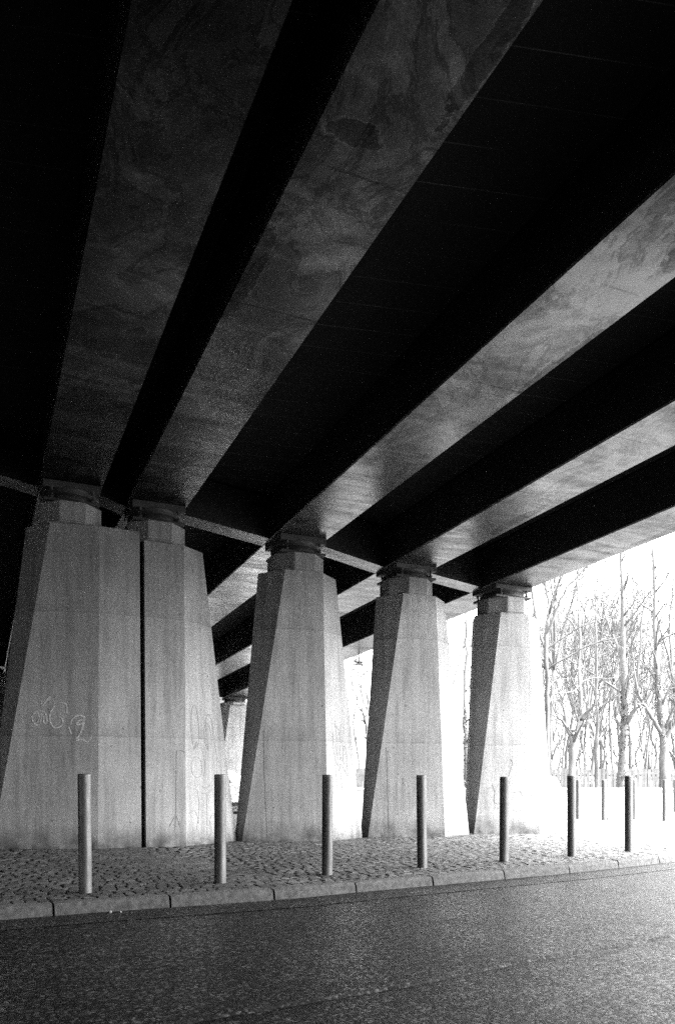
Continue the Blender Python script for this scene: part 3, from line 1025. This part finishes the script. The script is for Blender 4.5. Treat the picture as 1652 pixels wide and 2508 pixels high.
def make_tree(name, limbs, mat, seed, dens=2.0, depth=2, lmul=0.33, z_from=1.2, ivy=None):
    """limbs: [(points, r0, r1)], the first is the trunk; further limbs fork from it."""
    rg = random.Random(seed)
    root = empty(name)
    mt, mb = MB(), MB()
    for li, (pts, r0, r1) in enumerate(limbs):
        P = [Vector(p) for p in pts]
        D = []
        for i in range(len(P) - 1):
            p0, p1, p2, p3 = P[max(i - 1, 0)], P[i], P[i + 1], P[min(i + 2, len(P) - 1)]
            for q in range(4):
                u = q / 4
                D.append(0.5 * ((2 * p1) + (p2 - p0) * u + (2 * p0 - 5 * p1 + 4 * p2 - p3) * u * u + (3 * p1 - p0 - 3 * p2 + p3) * u ** 3))
        D.append(P[-1])
        D = [p + Vector((rg.gauss(0, 0.015), rg.gauss(0, 0.015), 0)) if 0 < k else p for k, p in enumerate(D)]
        L = len(D)
        rr = [r0 + (r1 - r0) * (k / (L - 1)) ** 0.85 for k in range(L)]
        if li == 0: rr[0] *= 1.35
        (mt if li == 0 else mb).tube(D, rr, 9 if r0 > 0.07 else 6)
        sprout(mb, D, rr, rg, depth, dens, lmul, z_from)
    mt.build('trunk', mat, root, fix=False)
    mb.build('branches', mat, root, fix=False)
    if ivy:
        mi = MB()
        z0, z1, cnt, rad = ivy
        P = [Vector(p) for p in limbs[0][0]]
        for c in range(cnt):
            z = rg.uniform(z0, z1)
            for a, b in zip(P, P[1:]):
                if a.z <= z <= b.z:
                    f = (z - a.z) / (b.z - a.z)
                    ctr = a.lerp(b, f)
                    break
            else:
                continue
            q = rg.uniform(0, 6.283)
            clump = 0.7 + 0.6 * noise.noise(Vector((math.cos(q) * 2, math.sin(q) * 2, z * 2.5)))
            rr_ = rad * clump * rg.uniform(0.8, 1.1)
            c_ = ctr + Vector((math.cos(q) * rr_, math.sin(q) * rr_, 0))
            u_ = Vector((rg.gauss(0, 1), rg.gauss(0, 1), rg.gauss(0, 1))).normalized()
            v_ = u_.orthogonal().normalized()
            s_ = rg.uniform(0.025, 0.055)
            mi.add([c_ + u_ * s_, c_ + v_ * s_ * 0.8, c_ - u_ * s_, c_ - v_ * s_ * 0.8], [(0, 1, 2, 3)])
        mi.build('ivy', M['ivy'], root, fix=False)
    return root


def px(x, y, lam):
    """Where a thing of the photograph stands: bearing and height at a distance `lam` ahead."""
    return ((x - 826.0) / 1968.0 * lam, lam, 1.05 - (y - 1909.6) / 1968.0 * lam)


def limb(lam, pts, base=None):
    return [px(x, y, lam + dz) for x, y, dz in pts]


def place(root, label, group=None):
    return tag(root, label, 'tree', group)


GT = 'bare trees behind the low wall'
# pale slim tree beside the brightest pier, forking high up
Lm = 23.0
place(make_tree('bare_tree', [
    ([px(1341, 2000, Lm)] + limb(Lm, [(1340, 1850, 0), (1338, 1700, 0), (1336, 1560, 0), (1345, 1510, 0.1), (1358, 1460, 0.2), (1373, 1405, 0.3), (1395, 1330, 0.5), (1410, 1240, 0.7)]), 0.075, 0.03),
    (limb(Lm, [(1337, 1560, 0), (1352, 1520, -0.1), (1371, 1470, -0.2), (1395, 1430, -0.4), (1440, 1384, -0.6), (1500, 1340, -0.9)]), 0.05, 0.015),
    (limb(Lm, [(1339, 1640, 0), (1365, 1622, -0.2), (1400, 1604, -0.3), (1425, 1588, -0.4), (1452, 1577, -0.5), (1480, 1568, -0.6), (1512, 1562, -0.7), (1555, 1548, -0.9)]), 0.032, 0.010),
    (limb(Lm, [(1338, 1590, 0), (1362, 1572, -0.1), (1390, 1554, -0.2), (1404, 1540, -0.2), (1407, 1518, -0.2), (1403, 1498, -0.2), (1410, 1485, -0.1)]), 0.030, 0.009),
    (limb(Lm, [(1392, 1553, -0.2), (1415, 1538, -0.4), (1440, 1528, -0.5), (1475, 1515, -0.6), (1505, 1508, -0.7)]), 0.018, 0.008),
    (limb(Lm, [(1340, 1725, 0), (1356, 1701, 0.1), (1380, 1697, 0.2), (1406, 1692, 0.3), (1428, 1668, 0.4), (1455, 1660, 0.5), (1486, 1662, 0.6), (1510, 1658, 0.7)]), 0.030, 0.009),
    (limb(Lm, [(1339, 1690, 0), (1352, 1672, 0.2), (1368, 1664, 0.3), (1412, 1662, 0.5)]), 0.022, 0.008)],
    M['pale'], 11, 1.2, 3, 0.30, 3.6), 'slim pale-barked tree rising right beside the brightest pier', GT)
Lm = 30.0
place(make_tree('bare_tree', [
    ([px(1396, 1960, Lm)] + limb(Lm, [(1399, 1925, 0), (1400, 1870, 0), (1402, 1822, 0), (1412, 1790, 0), (1424, 1760, 0), (1421, 1710, 0.2), (1417, 1640, 0.4), (1419, 1540, 0.5), (1412, 1420, 0.8)]), 0.17, 0.03),
    (limb(Lm, [(1424, 1762, 0), (1440, 1740, -0.2), (1455, 1722, -0.4), (1462, 1640, -0.6), (1458, 1520, -0.8)]), 0.08, 0.02),
    (limb(Lm, [(1402, 1824, 0), (1390, 1790, 0.1), (1376, 1768, 0.2), (1364, 1755, 0.2), (1352, 1725, 0.3), (1350, 1660, 0.5)]), 0.08, 0.015)],
    M['bark'], 12, 2.2, 3, 0.36, 2.2), 'tree with a trunk forking low in a V right of the brightest pier', GT)
Lm = 31.0
place(make_tree('bare_tree', [
    ([px(1459, 1960, Lm)] + limb(Lm, [(1460, 1900, 0), (1459, 1820, 0), (1461, 1760, 0), (1459, 1700, 0), (1457, 1600, 0), (1459, 1500, 0), (1452, 1380, 0.3)]), 0.10, 0.02)],
    M['bark'], 13, 2.2, 3, 0.34, 3), 'slender upright tree between the forked trunk and the ivy-clad trunk', GT)
Lm = 30.5
place(make_tree('bare_tree', [
    ([px(1517, 1960, Lm)] + limb(Lm, [(1520, 1920, 0), (1524, 1850, 0), (1528, 1768, 0), (1527, 1690, 0), (1524, 1600, 0), (1524, 1500, 0), (1521, 1400, 0), (1519, 1300, 0)]), 0.20, 0.05),
    (limb(Lm, [(1530, 1772, 0), (1545, 1750, -0.2), (1555, 1730, -0.3), (1556, 1690, -0.3), (1560, 1640, -0.4), (1568, 1540, -0.5), (1578, 1440, -0.4)]), 0.11, 0.02),
    (limb(Lm, [(1525, 1620, 0), (1500, 1560, 0.4), (1480, 1500, 0.7), (1470, 1420, 0.9)]), 0.07, 0.015)],
    M['bark'], 14, 2.0, 3, 0.34, 3, ivy=(0.3, 4.4, 1300, 0.19)), 'tall tree with an ivy-clad trunk above the rightmost dark bollard', GT)
Lm = 29.5
place(make_tree('bare_tree', [
    ([px(1626, 1960, Lm)] + limb(Lm, [(1625, 1910, 0), (1624, 1850, 0), (1622, 1800, 0), (1615, 1730, 0), (1608, 1650, 0), (1604, 1560, 0), (1602, 1450, 0), (1596, 1330, 0)]), 0.22, 0.05),
    (limb(Lm, [(1622, 1800, 0), (1600, 1765, -0.2), (1578, 1730, -0.4), (1560, 1690, -0.6), (1548, 1600, -0.8)]), 0.10, 0.02),
    (limb(Lm, [(1624, 1820, 0), (1640, 1790, -0.1), (1660, 1750, -0.2), (1670, 1650, -0.3), (1672, 1500, -0.3)]), 0.11, 0.02)],
    M['bark'], 15, 2.2, 3, 0.34, 2, ivy=(2.2, 5.0, 700, 0.21)), 'dense dark tree at the right picture edge, twigs and creeper round its trunk', GT)
Lm = 30.0
place(make_tree('bare_tree', [
    ([px(905, 1960, Lm)] + limb(Lm, [(902, 1870, 0), (899, 1800, 0), (894, 1765, 0), (888, 1740, 0), (886, 1690, 0.2), (881, 1640, 0.3), (878, 1590, 0.4)]), 0.10, 0.015),
    (limb(Lm, [(895, 1766, 0), (900, 1720, 0), (899, 1660, -0.2), (897, 1600, -0.3)]), 0.05, 0.012),
    (limb(Lm, [(889, 1745, 0), (876, 1728, 0.3), (866, 1705, 0.5), (860, 1680, 0.6)]), 0.04, 0.01)],
    M['bark'], 16, 1.5, 2, 0.32, 1.5), 'small many-forked tree seen in the gap left of the second pier from the right', GT)
Lm = 33.0
place(make_tree('bare_tree', [
    ([px(1144, 1960, Lm)] + limb(Lm, [(1141, 1880, 0), (1139, 1800, 0), (1136, 1700, 0), (1142, 1600, 0), (1138, 1500, 0), (1135, 1400, 0)]), 0.12, 0.03)],
    M['dark'], 17, 1.6, 3, 0.28, 0.8, ivy=(0.3, 4.0, 900, 0.13)), 'slim creeper-grown tree seen in the gap beside the brightest pier', GT)

# thicket: four kinds of bare tree, copied
rg = random.Random(5)
kinds = []
for k in range(4):
    h = (13, 15.5, 9, 14)[k]
    r0 = (0.08, 0.12, 0.05, 0.10)[k]
    lean = rg.uniform(-1.2, 1.2)
    ft = (0.45, 0.35, 0.22, 0.30)[k]          # height of the first fork
    top = h * ft
    tr = [(0, 0, -0.1), (lean * 0.05 + rg.gauss(0, 0.12), rg.gauss(0, 0.12), top * 0.4), (lean * 0.15 + rg.gauss(0, 0.2), rg.gauss(0, 0.2), top * 0.75), (lean * 0.3 + rg.gauss(0, 0.2), rg.gauss(0, 0.2), top)]
    lm = [(tr, r0, r0 * 0.75)]
    for q in range((3, 4, 4, 4)[k]):
        a_ = 1.57 * q + rg.uniform(-0.5, 0.5)
        sp_ = rg.uniform(0.9, 2.2)
        f = tr[3]
        lm.append(([f] + [(f[0] + sp_ * math.cos(a_) * u ** 0.8 + rg.gauss(0, 0.22), f[1] + sp_ * math.sin(a_) * u ** 0.8 + rg.gauss(0, 0.12), f[2] + (h - top) * rg.uniform(0.85, 1.0) * u) for u in (0.2, 0.4, 0.6, 0.8, 1.0)], r0 * 0.6, 0.010))
    kinds.append(make_tree('bare_tree', lm, M['bark'] if k != 1 else M['dark'], 100 + k, 2.2, 3, 0.38, 1.2))
KL = ['thin grey bare tree standing in the thicket behind the board fence', 'stout dark bare tree standing in the thicket behind the board fence',
      'short whippy bare tree standing in the thicket behind the board fence', 'tall grey bare tree with rising limbs in the thicket behind the board fence']
spots = []
rg = random.Random(21)
for k in range(52):
    lam = rg.uniform(37, 72)
    xx = 1275 + (k % 26) * 16 + rg.uniform(-12, 12)
    spots.append(((xx - 826) / 1968 * lam, lam))
for xx, lam in ((880, 46), (915, 52), (1085, 48), (1110, 40), (1150, 55), (840, 58), (1060, 60), (1720, 40), (1770, 52), (1800, 44), (1850, 47), (1900, 41), (1960, 55), (2010, 43), (2080, 50), (2150, 42), (2230, 47)):
    spots.append(((xx - 826) / 1968 * lam, lam))
for i, (x, y) in enumerate(spots):
    k = i % 4
    tr = kinds[k] if i < 4 else copy_tree(kinds[k])
    tr.location = (x, y, -0.05)
    tr.rotation_euler = (0, 0, rg.uniform(0, 6.28))
    s_ = rg.uniform(0.85, 1.15)
    tr.scale = (s_, s_, s_)
    tag(tr, KL[k], 'tree', ['thin grey trees of the thicket', 'stout dark trees of the thicket', 'short whippy trees of the thicket', 'tall grey trees of the thicket'][k])
